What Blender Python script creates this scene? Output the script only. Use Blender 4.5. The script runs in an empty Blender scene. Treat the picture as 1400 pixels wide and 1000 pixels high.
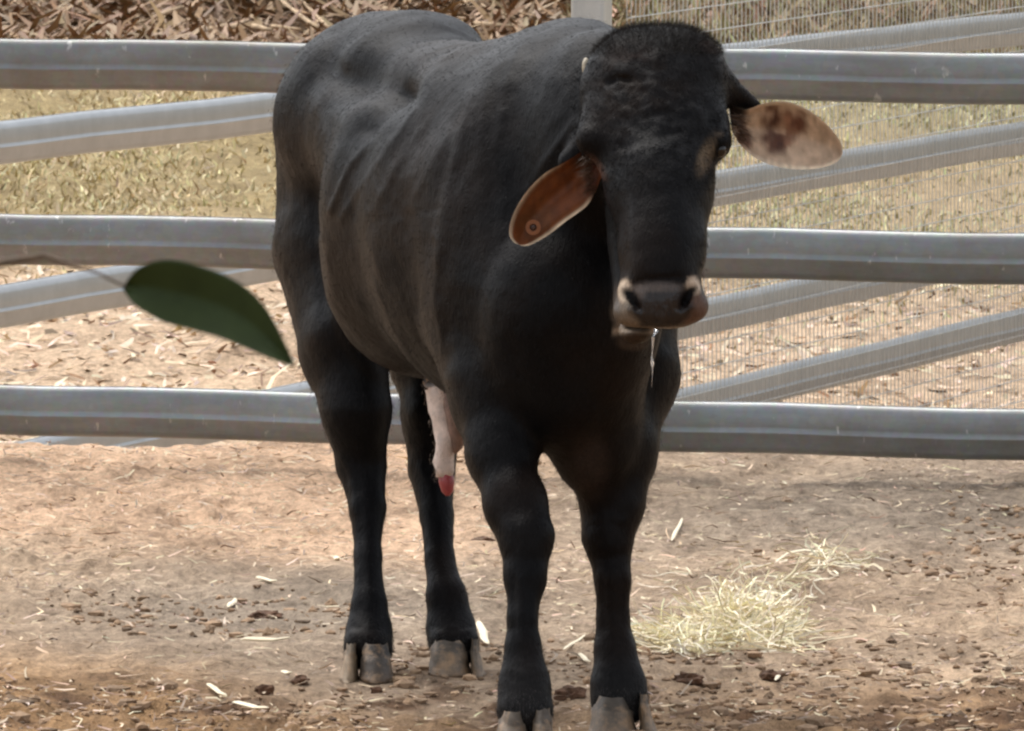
import bpy, bmesh, math, random
import numpy as np
from mathutils import Vector, Matrix
random.seed(7); rng = np.random.default_rng(7)
SC = bpy.context.scene; COL = SC.collection

# ------------------------------------------------------------------ camera, sky, sun, exposure
F = 14600.0; CAMH = 2.19; PITCH = math.atan(1183 / F)
cam_d = bpy.data.cameras.new('camera'); cam = bpy.data.objects.new('camera', cam_d); COL.objects.link(cam)
cam.location = (0, 0, CAMH); cam.rotation_euler = (math.pi / 2 - PITCH, 0, 0)
cam_d.sensor_width = 36; cam_d.lens = 36 * F / 1400; cam_d.clip_start = 0.5; cam_d.clip_end = 2000
cam_d.dof.use_dof = True; cam_d.dof.focus_distance = 18.9; cam_d.dof.aperture_fstop = 70
SC.camera = cam

SUN_EL, SUN_AZ = math.radians(62), math.radians(-35)     # azimuth from +Y (away from the camera), negative = left
W = bpy.data.worlds.new('World'); SC.world = W; W.use_nodes = True
nt = W.node_tree; nt.nodes.clear()
sky = nt.nodes.new('ShaderNodeTexSky'); sky.sky_type = 'NISHITA'; sky.sun_disc = False
sky.sun_elevation = SUN_EL; sky.sun_rotation = SUN_AZ; sky.dust_density = 3.0; sky.air_density = 1.0
hs = nt.nodes.new('ShaderNodeHueSaturation'); hs.inputs['Saturation'].default_value = 0.28
bg = nt.nodes.new('ShaderNodeBackground'); bg.inputs['Strength'].default_value = 0.15
wo = nt.nodes.new('ShaderNodeOutputWorld')
nt.links.new(sky.outputs[0], hs.inputs['Color']); nt.links.new(hs.outputs[0], bg.inputs[0]); nt.links.new(bg.outputs[0], wo.inputs[0])
sl = bpy.data.lights.new('sun', 'SUN'); sl.energy = 1.35; sl.angle = math.radians(60); sl.color = (1, .95, .88)
so = bpy.data.objects.new('sun', sl); COL.objects.link(so)
sd = Vector((math.sin(SUN_AZ) * math.cos(SUN_EL), math.cos(SUN_AZ) * math.cos(SUN_EL), math.sin(SUN_EL)))
so.rotation_euler = sd.to_track_quat('Z', 'Y').to_euler()
SC.view_settings.view_transform = 'Standard'; SC.view_settings.look = 'None'
SC.view_settings.exposure = 0.9; SC.view_settings.gamma = 1
SC.render.engine = 'CYCLES'; SC.cycles.use_denoising = True; SC.cycles.filter_width = 2.4
SC.cycles.max_bounces = 5; SC.cycles.transparent_max_bounces = 6

# ------------------------------------------------------------------ helpers
cp, sp = math.cos(PITCH), math.sin(PITCH)
def P(px, py, Y):
    """world point at ground distance Y seen at photo pixel (px, py); numpy friendly"""
    dx = px - 700.0; u = 500.0 - py
    dy = F * cp + u * sp; dz = -F * sp + u * cp
    s = Y / dy
    return np.array([dx * s, Y + 0 * px, CAMH + dz * s]) if np.isscalar(px) else np.stack([dx * s, Y + 0 * dx, CAMH + dz * s], -1)
def M(px, Y=19.2): return px * Y / F
def project(v):
    x, y, z = v[:, 0], v[:, 1], v[:, 2] - CAMH
    d = y * cp - z * sp; u = y * sp + z * cp
    return 700 + F * x / d, 500 - F * u / d

def _hash(i, j, k, seed):
    h = (i * 374761393 + j * 668265263 + k * 2147483647 + seed * 1274126177) & 0xffffffff
    h = ((h ^ (h >> 13)) * 1274126177) & 0xffffffff
    h = (h ^ (h >> 16)) & 0xffffff
    return h.astype(np.float64) / 0xffffff * 2 - 1
def vnoise(p, seed=0):
    p = np.asarray(p, float); i = np.floor(p).astype(np.int64); f = p - i; f = f * f * f * (f * (f * 6 - 15) + 10)
    r = 0
    for a in (0, 1):
        for b in (0, 1):
            for c in (0, 1):
                w = (f[..., 0] if a else 1 - f[..., 0]) * (f[..., 1] if b else 1 - f[..., 1]) * (f[..., 2] if c else 1 - f[..., 2])
                r = r + w * _hash(i[..., 0] + a, i[..., 1] + b, i[..., 2] + c, seed)
    return r
def fbm(p, octv=4, seed=0, gain=.5):
    p = np.asarray(p, float); a = 1; r = 0
    for o in range(octv):
        r = r + a * vnoise(p * 2 ** o + 17.3 * o, seed + o); a *= gain
    return r
def sstep(a, b, x):
    t = np.clip((x - a) / (b - a), 0, 1); return t * t * (3 - 2 * t)

def link_mesh(name, verts, faces, mats, parent=None, smooth=True, midx=None, origin=None):
    me = bpy.data.meshes.new(name)
    verts = np.asarray(verts, float)
    if origin is not None: verts = verts - np.asarray(origin, float)
    me.from_pydata(verts.tolist(), [], faces if isinstance(faces, list) else faces.tolist())
    if not isinstance(mats, (list, tuple)): mats = [mats]
    for m in mats: me.materials.append(m)
    if midx is not None: me.polygons.foreach_set('material_index', np.asarray(midx, np.int32))
    if smooth: me.polygons.foreach_set('use_smooth', np.ones(len(me.polygons), bool))
    me.update()
    o = bpy.data.objects.new(name, me); COL.objects.link(o)
    if origin is not None: o.location = origin
    if parent is not None:
        o.parent = parent; o.matrix_parent_inverse = parent.matrix_world.inverted() if False else Matrix.Translation(-Vector(parent.location))
    return o
def empty(name, loc, label, cat, group=None):
    o = bpy.data.objects.new(name, None); COL.objects.link(o); o.location = loc; o.empty_display_size = .1
    tag(o, label, cat, group); return o
def tag(o, label=None, cat=None, group=None, kind=None):
    if label: o['label'] = label
    if cat: o['category'] = cat
    if group: o['group'] = group
    if kind: o['kind'] = kind
    return o
def colattr(o, cols, name='col'):
    a = o.data.color_attributes.new(name, 'FLOAT_COLOR', 'POINT')
    c = np.ones((len(o.data.vertices), 4), np.float32); c[:, :3] = cols
    a.data.foreach_set('color', c.ravel())

def srgb(r, g, b):
    f = lambda c: c / 12.92 if c <= .04045 else ((c + .055) / 1.055) ** 2.4
    return np.array([f(r / 255), f(g / 255), f(b / 255)])

# ------------------------------------------------------------------ materials
class N:
    def __init__(s, name):
        s.m = bpy.data.materials.new(name); s.m.use_nodes = True; s.t = s.m.node_tree
        s.b = s.t.nodes['Principled BSDF']
    def n(s, typ, **k):
        x = s.t.nodes.new('ShaderNode' + typ)
        for a, v in k.items():
            if a.startswith('i_'): x.inputs[a[2:].replace('_', ' ')].default_value = v
            else: setattr(x, a, v)
        return x
    def l(s, a, b): s.t.links.new(a, b)
    def noise(s, scale, detail=4, rough=.6, stretch=None, coord='Object'):
        tc = s.n('TexCoord'); out = tc.outputs[coord]
        if stretch:
            mp = s.n('Mapping'); mp.inputs['Scale'].default_value = stretch; s.l(out, mp.inputs[0]); out = mp.outputs[0]
        x = s.n('TexNoise'); x.inputs['Scale'].default_value = scale; x.inputs['Detail'].default_value = detail; x.inputs['Roughness'].default_value = rough
        s.l(out, x.inputs['Vector']); return x.outputs['Fac']
    def ramp(s, fac, stops):
        r = s.n('ValToRGB'); e = r.color_ramp.elements
        while len(e) < len(stops): e.new(.5)
        for q, (p, c) in zip(e, stops): q.position = p; q.color = (*c, 1)
        s.l(fac, r.inputs[0]); return r.outputs[0]
    def mix(s, fac, a, b, mode='MIX'):
        x = s.n('Mix', data_type='RGBA', blend_type=mode)
        if isinstance(fac, float): x.inputs[0].default_value = fac
        else: s.l(fac, x.inputs[0])
        for i, v in ((6, a), (7, b)):
            if isinstance(v, (tuple, list, np.ndarray)): x.inputs[i].default_value = (*v[:3], 1)
            else: s.l(v, x.inputs[i])
        return x.outputs[2]
    def bump(s, h, strength=.5, dist=.01, prev=None):
        b = s.n('Bump'); b.inputs['Strength'].default_value = strength; b.inputs['Distance'].default_value = dist
        s.l(h, b.inputs['Height'])
        if prev is not None: s.l(prev, b.inputs['Normal'])
        return b.outputs[0]
    def attr(s, name='col'):
        a = s.n('Attribute'); a.attribute_name = name; return a.outputs['Color']
    def color(s, c):
        if isinstance(c, (tuple, list, np.ndarray)): s.b.inputs['Base Color'].default_value = (*c[:3], 1)
        else: s.l(c, s.b.inputs['Base Color'])
    def set(s, **k):
        for a, v in k.items():
            i = s.b.inputs[a.replace('_', ' ')]
            if isinstance(v, (int, float)): i.default_value = v
            else: s.l(v, i)
        return s

def simple(name, c, rough=.8, var=.35, scale=40, bump=.3, dist=.004, **k):
    s = N(name); f = s.noise(scale)
    c = np.array(c); s.color(s.ramp(f, [(.3, c * (1 - var)), (.7, np.minimum(c * (1 + var), 1))]))
    s.set(Roughness=rough, Normal=s.bump(f, bump, dist), **k); return s.m

# coat: colour painted per vertex, hair grain as stretched noise relief
s = N('coat')
f1 = s.noise(260, 3, .6, (1, 1, .22)); f2 = s.noise(14, 5, .65); f3 = s.noise(55, 4, .7, (1, 1, .6))
c = s.mix(.85, s.attr(), s.ramp(f1, [(.25, (.45, .45, .45)), (.75, (1, 1, 1))]), 'MULTIPLY')
c = s.mix(.6, c, s.ramp(f2, [(.3, (.6, .57, .55)), (.7, (1.0, 1.0, 1.0))]), 'MULTIPLY')
s.color(c); nb = s.bump(f3, .35, .005); nb = s.bump(f1, .5, .0025, nb)
rr = s.ramp(f2, [(.3, (.36, .36, .36)), (.7, (.5, .5, .5))])
s.l(rr, s.b.inputs['Roughness']); s.set(Normal=nb, Specular_IOR_Level=.08)
wet = s.attr('wet'); s.l(s.ramp(wet, [(0, (.06,) * 3), (1, (.32,) * 3)]), s.b.inputs['Specular IOR Level']); s.l(s.mix(wet, rr, (.22, .22, .22)), s.b.inputs['Roughness'])
s.b.inputs['Sheen Weight'].default_value = .0; s.b.inputs['Sheen Roughness'].default_value = .4
MAT_COAT = s.m
s = N('muzzle_skin'); MAT_HAIR = simple('black_hair', (.0085, .008, .008), .5, .4, 90, .2, Specular_IOR_Level=.08)
MAT_HOOF = None
s = N('hoof_horn'); f = s.noise(30, 4, .6, (1, 1, 3)); f2 = s.noise(9)
c = s.mix(.6, s.attr(), s.ramp(f, [(.3, (.5, .48, .45)), (.7, (1, 1, 1))]), 'MULTIPLY')
c = s.mix(s.ramp(s.noise(22, 6, .75), [(.48, (0, 0, 0)), (.66, (.85, .85, .85))]), c, srgb(150, 122, 92))
s.color(c); s.set(Roughness=.6, Normal=s.bump(f, .5, .004)); MAT_HOOF = s.m
s = N('ear_skin'); f = s.noise(35, 5, .65)
s.color(s.mix(.5, s.attr(), s.ramp(f, [(.3, (.5, .42, .38)), (.7, (1, 1, 1))]), 'MULTIPLY'))
s.set(Roughness=.65, Normal=s.bump(f, .4, .004)); s.b.inputs['Subsurface Weight'].default_value = .12; s.b.inputs['Subsurface Radius'].default_value = (.02, .008, .005)
MAT_EAR = s.m
s = N('wet_eye'); s.color((.008, .006, .005)); s.set(Roughness=.08); MAT_EYE = s.m
s = N('saliva'); s.color((.9, .92, .95)); s.set(Roughness=.08, Transmission_Weight=.75, IOR=1.34); MAT_SAL = s.m
MAT_SHEATH = simple('sheath_skin', srgb(214, 196, 184), .6, .2, 60, .3)
MAT_RED = simple('red_skin', srgb(158, 66, 68), .4, .2, 60, .2)
MAT_HORN = simple('horn', srgb(160, 150, 130), .55, .25, 120, .3)
MAT_TAG = simple('tag_plastic', srgb(126, 74, 38), .45, .12, 60, .1); MAT_TAGHOLE = simple('tag_stud', (.05, .02, .012), .5, .1)

# galvanised steel
s = N('galvanised_steel')
tc = s.n('TexCoord'); vo = s.n('TexVoronoi'); vo.inputs['Scale'].default_value = 70; s.l(tc.outputs['Object'], vo.inputs['Vector'])
f = s.noise(5, 6, .7, (.35, .35, 2.2)); g = s.noise(160, 2)
base = s.ramp(f, [(.25, srgb(112, 116, 117)), (.5, srgb(130, 134, 135)), (.8, srgb(152, 155, 155))])
base = s.mix(.12, base, vo.outputs['Color'], 'MULTIPLY')
dirt = s.noise(2.2, 8, .75); spots = s.noise(38, 3, .6, (1, 1, .45))
base = s.mix(s.ramp(dirt, [(.45, (0, 0, 0)), (.75, (.7, .7, .7))]), base, srgb(104, 94, 78))
base = s.mix(s.ramp(spots, [(.66, (0, 0, 0)), (.72, (.6, .6, .6))]), base, srgb(190, 190, 186))
s.color(base); s.set(Metallic=.5, Normal=s.bump(g, .12, .001))
s.l(s.ramp(dirt, [(.3, (.30,) * 3), (.7, (.46,) * 3)]), s.b.inputs['Roughness'])
MAT_STEEL = s.m
MAT_STEEL_NEW = simple('pale_galvanised_steel', srgb(158, 162, 164), .34, .10, 14, .1, .002, Metallic=.45)
s = N('steel_paint_light'); f = s.noise(9, 6, .7, (1, 1, .3))
s.color(s.ramp(f, [(.3, srgb(165, 168, 166)), (.7, srgb(196, 198, 195))])); s.set(Roughness=.45, Metallic=.35, Normal=s.bump(f, .1, .002)); MAT_POST = s.m

# dirt
s = N('pen_dirt')
big = s.noise(1.3, 5, .6, (1, .35, 1)); mid = s.noise(9, 7, .78, (1, .42, 1)); fine = s.noise(46, 6, .8, (1, .5, 1)); fl = s.noise(240, 3, .7)
c = s.mix(.75, s.attr(), s.ramp(mid, [(.3, (.50, .46, .42)), (.48, (.98, .96, .94)), (.7, (1.4, 1.38, 1.34))]), 'MULTIPLY')
c = s.mix(.8, c, s.ramp(fine, [(.32, (.45, .42, .38)), (.5, (1.02, 1.0, .98)), (.7, (1.6, 1.56, 1.5))]), 'MULTIPLY')
c = s.mix(.5, c, s.ramp(big, [(.3, (.75, .73, .7)), (.7, (1.12, 1.12, 1.1))]), 'MULTIPLY')
c = s.mix(s.ramp(fl, [(.66, (0, 0, 0)), (.7, (.55, .55, .55))]), c, srgb(205, 188, 160))
s.color(c); nb = s.bump(mid, .9, .04); nb = s.bump(fine, .9, .012, nb); nb = s.bump(fl, .5, .004, nb)
s.set(Roughness=.95, Normal=nb, Specular_IOR_Level=.15); MAT_DIRT = s.m
s = N('straw'); s.color(s.attr()); s.set(Roughness=.6); MAT_STRAW = s.m
MAT_CLOD = simple('dark_clod', srgb(92, 66, 48), .95, .45, 60, .9, .01)
MAT_CLODP = simple('dirt_crumb', srgb(164, 140, 116), .95, .4, 60, .9, .01)
s = N('crumb_dirt'); f = s.noise(80, 3); s.color(s.mix(.6, s.attr(), s.ramp(f, [(.3, (.6, .58, .55)), (.7, (1, 1, 1))]), 'MULTIPLY')); s.set(Roughness=.95, Normal=s.bump(f, .8, .006)); MAT_CRUMB = s.m
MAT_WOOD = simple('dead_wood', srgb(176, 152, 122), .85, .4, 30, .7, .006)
MAT_CHIP = simple('pale_wood', srgb(226, 214, 186), .7, .15, 50, .4, .003)
s = N('leaf_green'); f = s.noise(40, 4); s.color(s.ramp(f, [(.3, (.018, .030, .006)), (.7, (.028, .045, .010))]))
s.set(Roughness=.6, Normal=s.bump(f, .2, .002), Specular_IOR_Level=.2); MAT_LEAF = s.m
MAT_TWIG = simple('twig_bark', (.10, .07, .045), .9, .3, 120, .5)

# ------------------------------------------------------------------ ground
def g_macro(x, y):
    x = np.asarray(x, float); y = np.asarray(y, float)
    yy = [-50, 24.9, 26, 29, 32, 35, 38, 42, 46, 50, 53, 55, 62, 70, 90, 400]
    zz = [0, 0, -.12, -.56, -.72, -.8, -.85, -.8, -.7, -.55, -.42, -.1, 2.6, 3.6, 4.2, 6]
    z = sum(np.interp(y + d, yy, zz) for d in (-.5, -.25, 0, .25, .5)) / 5
    z = z - .12 * sstep(-.5, 1.5, x) * sstep(25.5, 31, y) * (1 - sstep(44, 50, y))
    return z
def g_relief(x, y):
    p = np.stack([x, y, 0 * x], -1)
    near = 1 - sstep(25, 40, y)
    r = .013 * fbm(p * [3.2, 1.6, 1], 4, 3) + .009 * near * fbm(p * [14, 9, 1], 3, 9)
    churn = .35 + .65 * sstep(-.15, .35, vnoise(p * [.9, .6, 1], 31) + .75 * (1 - sstep(18.6, 20.6, y)) - .2)
    h = fbm(p * [9, 6, 1], 3, 21); r = r + .020 * near * churn * np.abs(h) - .006
    r = r + .010 * near * churn * np.maximum(fbm(p * [26, 20, 1], 2, 77) - .1, 0)
    r = r + (1 - near) * .05 * fbm(p * [1.3, 1.3, 1], 4, 51)
    bank = sstep(53, 56, y)
    r = r + bank * .22 * fbm(p * [.9, .9, 1], 5, 61)
    return r
FEET = [(718, 1030, 18.68, .10), (850, 1008, 18.92, .10), (502, 930, 19.82, .09), (622, 922, 19.92, .09)]
def ground(x, y):
    x = np.asarray(x, float); y = np.asarray(y, float)
    r = g_relief(x, y)
    for px, py, Y, R in FEET:
        fx = M(px - 700, Y); d = np.hypot(x - fx, (y - Y))
        r = r * sstep(R * .9, R * 1.9, d)
    return g_macro(x, y) + r
def gpt(px, py):
    """world point of the terrain under photo pixel"""
    lo, hi = 8.0, 70.0
    for _ in range(50):
        m = (lo + hi) / 2; p = P(float(px), float(py), m)
        if p[2] > g_macro(p[0], p[1]): lo = m
        else: hi = m
    return P(float(px), float(py), lo)

def axis_samples(dense, step, outer, n):
    a, b = dense; core = np.arange(a, b + 1e-6, step)
    t = np.linspace(0, 1, n + 1)[1:] ** 3
    return np.concatenate([(a - t * (a - outer[0]))[::-1], core, b + t * (outer[1] - b)])
xs = axis_samples((-1.75, 1.75), .012, (-250, 250), 46)
ys = np.concatenate([-60 + 76 * (1 - (1 - np.linspace(0, 1, 30)) ** 2), np.arange(16.03, 25.6, .021), np.arange(25.6, 62, .14), 62 + 338 * np.linspace(0.002, 1, 30) ** 2])
X, Yg = np.meshgrid(xs, ys); Z = ground(X, Yg)
V = np.stack([X, Yg, Z], -1).reshape(-1, 3); nx, ny = len(xs), len(ys)
i = np.arange(nx * ny).reshape(ny, nx)
Q = np.stack([i[:-1, :-1], i[:-1, 1:], i[1:, 1:], i[1:, :-1]], -1).reshape(-1, 4)
g = link_mesh('ground', V, Q, MAT_DIRT); tag(g, 'trampled brown dirt of the pen running back to a litter bank', None, None, 'structure')
x, y = V[:, 0], V[:, 1]; p3 = np.stack([x, y, 0 * x], -1)
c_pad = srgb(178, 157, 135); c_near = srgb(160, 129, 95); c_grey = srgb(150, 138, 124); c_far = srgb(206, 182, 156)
c_grass = srgb(160, 144, 108); c_bank = srgb(120, 98, 76); c_olive = srgb(150, 142, 106); c_pink = srgb(208, 178, 151)
def lerp(a, b, t): return a * (1 - t[:, None]) + b * t[:, None]
C = np.tile(c_pad, (len(x), 1))
n1 = fbm(p3 * [.8, .5, 1], 3, 71)
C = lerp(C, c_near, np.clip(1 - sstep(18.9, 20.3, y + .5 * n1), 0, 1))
# grey patches behind the animal: painted soft shadow left, compacted dirt right
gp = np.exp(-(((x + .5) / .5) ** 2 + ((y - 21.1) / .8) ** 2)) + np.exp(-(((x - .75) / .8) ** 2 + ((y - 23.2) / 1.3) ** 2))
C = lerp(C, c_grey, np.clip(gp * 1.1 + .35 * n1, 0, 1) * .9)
C = lerp(C, c_pink, sstep(21.7, 22.6, y + .4 * n1) * (1 - sstep(-.25, .2, x)))
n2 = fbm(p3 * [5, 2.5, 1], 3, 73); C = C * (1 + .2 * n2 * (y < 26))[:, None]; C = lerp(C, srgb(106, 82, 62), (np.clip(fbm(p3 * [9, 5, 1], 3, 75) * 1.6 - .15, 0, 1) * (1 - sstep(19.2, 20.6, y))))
C = lerp(C, c_far, sstep(26, 29, y))
gr = sstep(41.0, 43.6, y + 1.2 * n1) * (1 - sstep(49, 52, y)); C = lerp(C, c_grass, gr * (1 - .35 * sstep(0, 1, x)))
C = lerp(C, c_olive, sstep(46, 50, y) * sstep(.6, 1.6, x))
C = lerp(C, c_bank, sstep(50.2, 52.2, y + .4 * n1) * (1 - .5 * sstep(.6, 1.6, x)))
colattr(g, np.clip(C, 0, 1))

# ------------------------------------------------------------------ scattered strips (straw, grass, litter)
def strips(pts, length, width, dirs, cols, name, mat, label, cat, curve=.15, zlift=.004, lie=True, up=0):
    n = len(pts); d = dirs / np.linalg.norm(dirs, axis=1)[:, None]
    side = np.stack([-d[:, 1], d[:, 0], rng.normal(0, .35, n)], -1); side /= np.maximum(np.linalg.norm(side, axis=1)[:, None], 1e-6)
    side *= (width / 2)[:, None]
    bend = side / np.linalg.norm(side, axis=1)[:, None] * (rng.normal(0, curve, n) * length)[:, None]
    L = length[:, None]
    a = pts; b = pts + d * L * .5 + bend; b[:, 2] += up * length * .15; c = pts + d * L
    v = np.stack([a - side, a + side, b + side * .9, b - side * .9, c + side * .3, c - side * .3], 1)
    v[:, :, 2] += zlift
    base = np.arange(n)[:, None] * 6
    q = np.concatenate([base + [0, 1, 2, 3], base + [3, 2, 4, 5]], 0)
    o = link_mesh(name, v.reshape(-1, 3), q, mat, smooth=False)
    colattr(o, np.repeat(cols, 6, 0)); tag(o, label, cat, None, 'stuff'); return o
def jit(c, n, s=.2, hue=.06):
    k = np.clip(1 + rng.normal(0, s, (n, 1)), .3, 1.8); return np.clip(np.array(c) * k * (1 + rng.normal(0, hue, (n, 3))), 0, 1)

# loose straw over the pen
n = 34000; px = rng.uniform(-1.9, 1.9, n); py = 17.8 + 7.2 * rng.random(n)
keep = rng.random(n) < np.clip(.34 + .4 * sstep(.2, .7, px) * np.exp(-((py - 20.6) / 1.1) ** 2) + .35 * (vnoise(np.stack([px * 2, py * 1.2, 0 * px], -1), 5) > .1), 0, 1)
px, py = px[keep], py[keep]; n = len(px)
a = rng.uniform(0, 2 * math.pi, n); pts = np.stack([px, py, ground(px, py) + .003], -1)
strips(pts, rng.gamma(2, .009, n) + .006, rng.uniform(.002, .0055, n), np.stack([np.cos(a), np.sin(a), rng.normal(.05, .16, n)], -1),
       np.where(rng.random((n, 1)) < .5, jit(srgb(200, 178, 148), n, .18), jit(srgb(128, 103, 80), n, .2)), 'loose_straw', MAT_STRAW, 'loose bits of pale straw scattered over the pen floor', 'straw', zlift=.003)

# ------------------------------------------------------------------ crumbs of dirt (joined) and single clods
def clod_mesh(r, seed, flat=.6, sub=2):
    bm = bmesh.new(); bmesh.ops.create_icosphere(bm, subdivisions=sub, radius=1)
    v = np.array([q.co[:] for q in bm.verts]); d = 1 + .42 * fbm(v * 1.9, 3, seed)
    v = v * d[:, None] * [r, r * .8, r * flat]; f = [[q.index for q in t.verts] for t in bm.faces]; bm.free(); return v, f
protos = [clod_mesh(1, k * 11 + 3, .55, 1) for k in range(8)]
VV, FF = [], []; off = 0
n = 13000; cx = rng.uniform(-1.8, 1.8, n); cy = 17.8 + (rng.random(n) ** 1.5) * 7.0; rr_ = rng.gamma(1.6, .0034, n) + .0025
dens = fbm(np.stack([cx * 1.8, cy * 1.1, 0 * cx], -1), 2, 41)
for k in range(n):
    if dens[k] < -.3 + .8 * min(1, max(0, (cy[k] - 19.8) / 2)): continue
    v, f = protos[k % 8]; t = rng.uniform(0, 6.28); R = np.array([[math.cos(t), -math.sin(t), 0], [math.sin(t), math.cos(t), 0], [0, 0, 1]])
    r_ = min(rr_[k], .022)
    z = 0; VV.append(v * r_ @ R.T + [cx[k], cy[k], 0]); FF.append(np.array(f) + off); off += len(v)
VV = np.concatenate(VV); nv = len(protos[0][0]); cc = VV.reshape(-1, nv, 3).mean(1); VV[:, 2] += np.repeat(ground(cc[:, 0], cc[:, 1]), nv) + .002
o = link_mesh('dirt_crumbs', VV, np.concatenate(FF), MAT_CRUMB, smooth=False); colattr(o, np.repeat(np.clip(srgb(150, 124, 98) * np.clip(rng.normal(1, .28, (len(cc), 1)), .4, 1.6), 0, 1), nv, 0)); tag(o, 'small crumbs of brown dirt strewn over the pen floor', 'dirt', None, 'stuff')

def clod(px, py, rpx, label, mat=MAT_CLOD, flat=.6, seed=1, name='dirt_clod', cat='clod'):
    p = gpt(px, py); r = M(rpx, p[1]); p[2] = float(ground(p[0], p[1])) + r * flat * .45
    v, f = clod_mesh(r, seed, flat, 3); o = link_mesh(name, v + p, f, mat, origin=p, smooth=False); tag(o, label, cat, 'dark clods on the pen floor'); return o
clod(942, 938, 20, 'dark clod lying right of the right front hoof, below the hay', seed=5, flat=.5)
clod(780, 948, 20, 'dark brown clod between the two front hooves', seed=9, flat=.6)
clod(361, 950, 14, 'dark pointed clod at the lower left, between two pale chips', seed=13, flat=.7)
clod(411, 933, 12, 'dark clod a little up and right from the lower left chips', seed=17)
clod(515, 943, 9, 'small dark clod just below the left hind hoof', seed=19)
clod(635, 960, 9, 'small dark clod left of the left front hoof', seed=23)
clod(1055, 930, 16, 'dark clod beside a pale sliver at the lower right', seed=27, flat=.6)
clod(1098, 886, 10, 'small dark clod right of the hay pile', seed=29)
clod(365, 842, 20, 'low flat dark clod above the long pale chip', seed=33, flat=.35)
clod(660, 738, 14, 'flat dark clod seen between the sheath and left front leg', seed=37, flat=.35)
clod(1030, 658, 14, 'flat dark clod just below the lowest front rail at right', seed=39, flat=.3)
clod(1076, 690, 8, 'small pale clod under the front rails at right', MAT_CLODP, seed=43)

def chip(x0, y0, x1, y1, wpx, label, mat=MAT_CHIP, name='wood_chip', lift=.0, cat='wood chip'):
    a, b = gpt(x0, y0), gpt(x1, y1)
    a[2] = float(ground(a[0], a[1])) + .004 + lift; b[2] = float(ground(b[0], b[1])) + .004
    w = M(wpx, a[1]) / 2; d = b - a; L = np.linalg.norm(d); d /= L; s_ = np.cross(d, [0, 0, 1]); s_ /= np.linalg.norm(s_); u = np.cross(s_, d)
    v = []; prof = [(0, .25), (.12, .8), (.4, 1.0), (.7, .85), (.93, .6), (1, .2)]
    for k, (t, q) in enumerate(prof):
        c_ = a + d * L * t + u * w * .25 * math.sin(k * 1.7) + s_ * w * .2 * math.sin(k * 2.3)
        for ang in (0, 1.05, 2.1, 3.14, 4.2, 5.25): v.append(c_ + s_ * w * q * math.cos(ang) + u * (w * .55 * q * math.sin(ang) + w * .5))
    f = [[k * 6 + j, k * 6 + (j + 1) % 6, (k + 1) * 6 + (j + 1) % 6, (k + 1) * 6 + j] for k in range(5) for j in range(6)] + [[5, 4, 3, 2, 1, 0], [30, 31, 32, 33, 34, 35]]
    o = link_mesh(name, np.array(v), f, mat, origin=a, smooth=False); tag(o, label, cat, 'pale chips and stalks on the pen floor'); return o
chip(329, 879, 396, 883, 11, 'long pale wood chip lying left of the left hind hoof')
chip(318, 976, 366, 992, 11, 'pale wood chip at the lower left corner, nearest the camera')
chip(283, 950, 309, 958, 9, 'blunt pale chip left of the dark pointed clod')
chip(654, 862, 667, 888, 12, 'white chip standing beside the right hind hoof', lift=.02)
chip(386, 916, 398, 922, 9, 'tiny pale chip beside a dark clod below the long chip')
chip(770, 895, 800, 876, 6, 'thin pale stalk between the two front legs', cat='straw stalk', name='straw_stalk')
chip(792, 905, 806, 912, 8, 'short white chip against the right front leg')
chip(1060, 938, 1071, 921, 7, 'pale sliver standing beside a dark clod at the lower right', lift=.012)
chip(918, 738, 933, 712, 6, 'thin pale stalk on the grey dirt right of the bull', cat='straw stalk', name='straw_stalk')
chip(956, 640, 968, 628, 6, 'short pale stalk just under the lowest front rail', cat='straw stalk', name='straw_stalk')
chip(988, 666, 1004, 664, 7, 'short white chip on the dirt below the lowest front rail')
chip(350, 792, 378, 796, 9, 'flat pale chip on the grey painted shade at left')
chip(459, 762, 462, 770, 9, 'small white pebble like chip beside the left hind cannon')
chip(312, 822, 322, 816, 10, 'small pale chip above the flat dark clod at left')
chip(1105, 784, 1129, 786, 8, 'white chip at the right under the small hay tuft')
chip(1100, 816, 1118, 817, 7, 'white chip right of the upper hay scatter')

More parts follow.
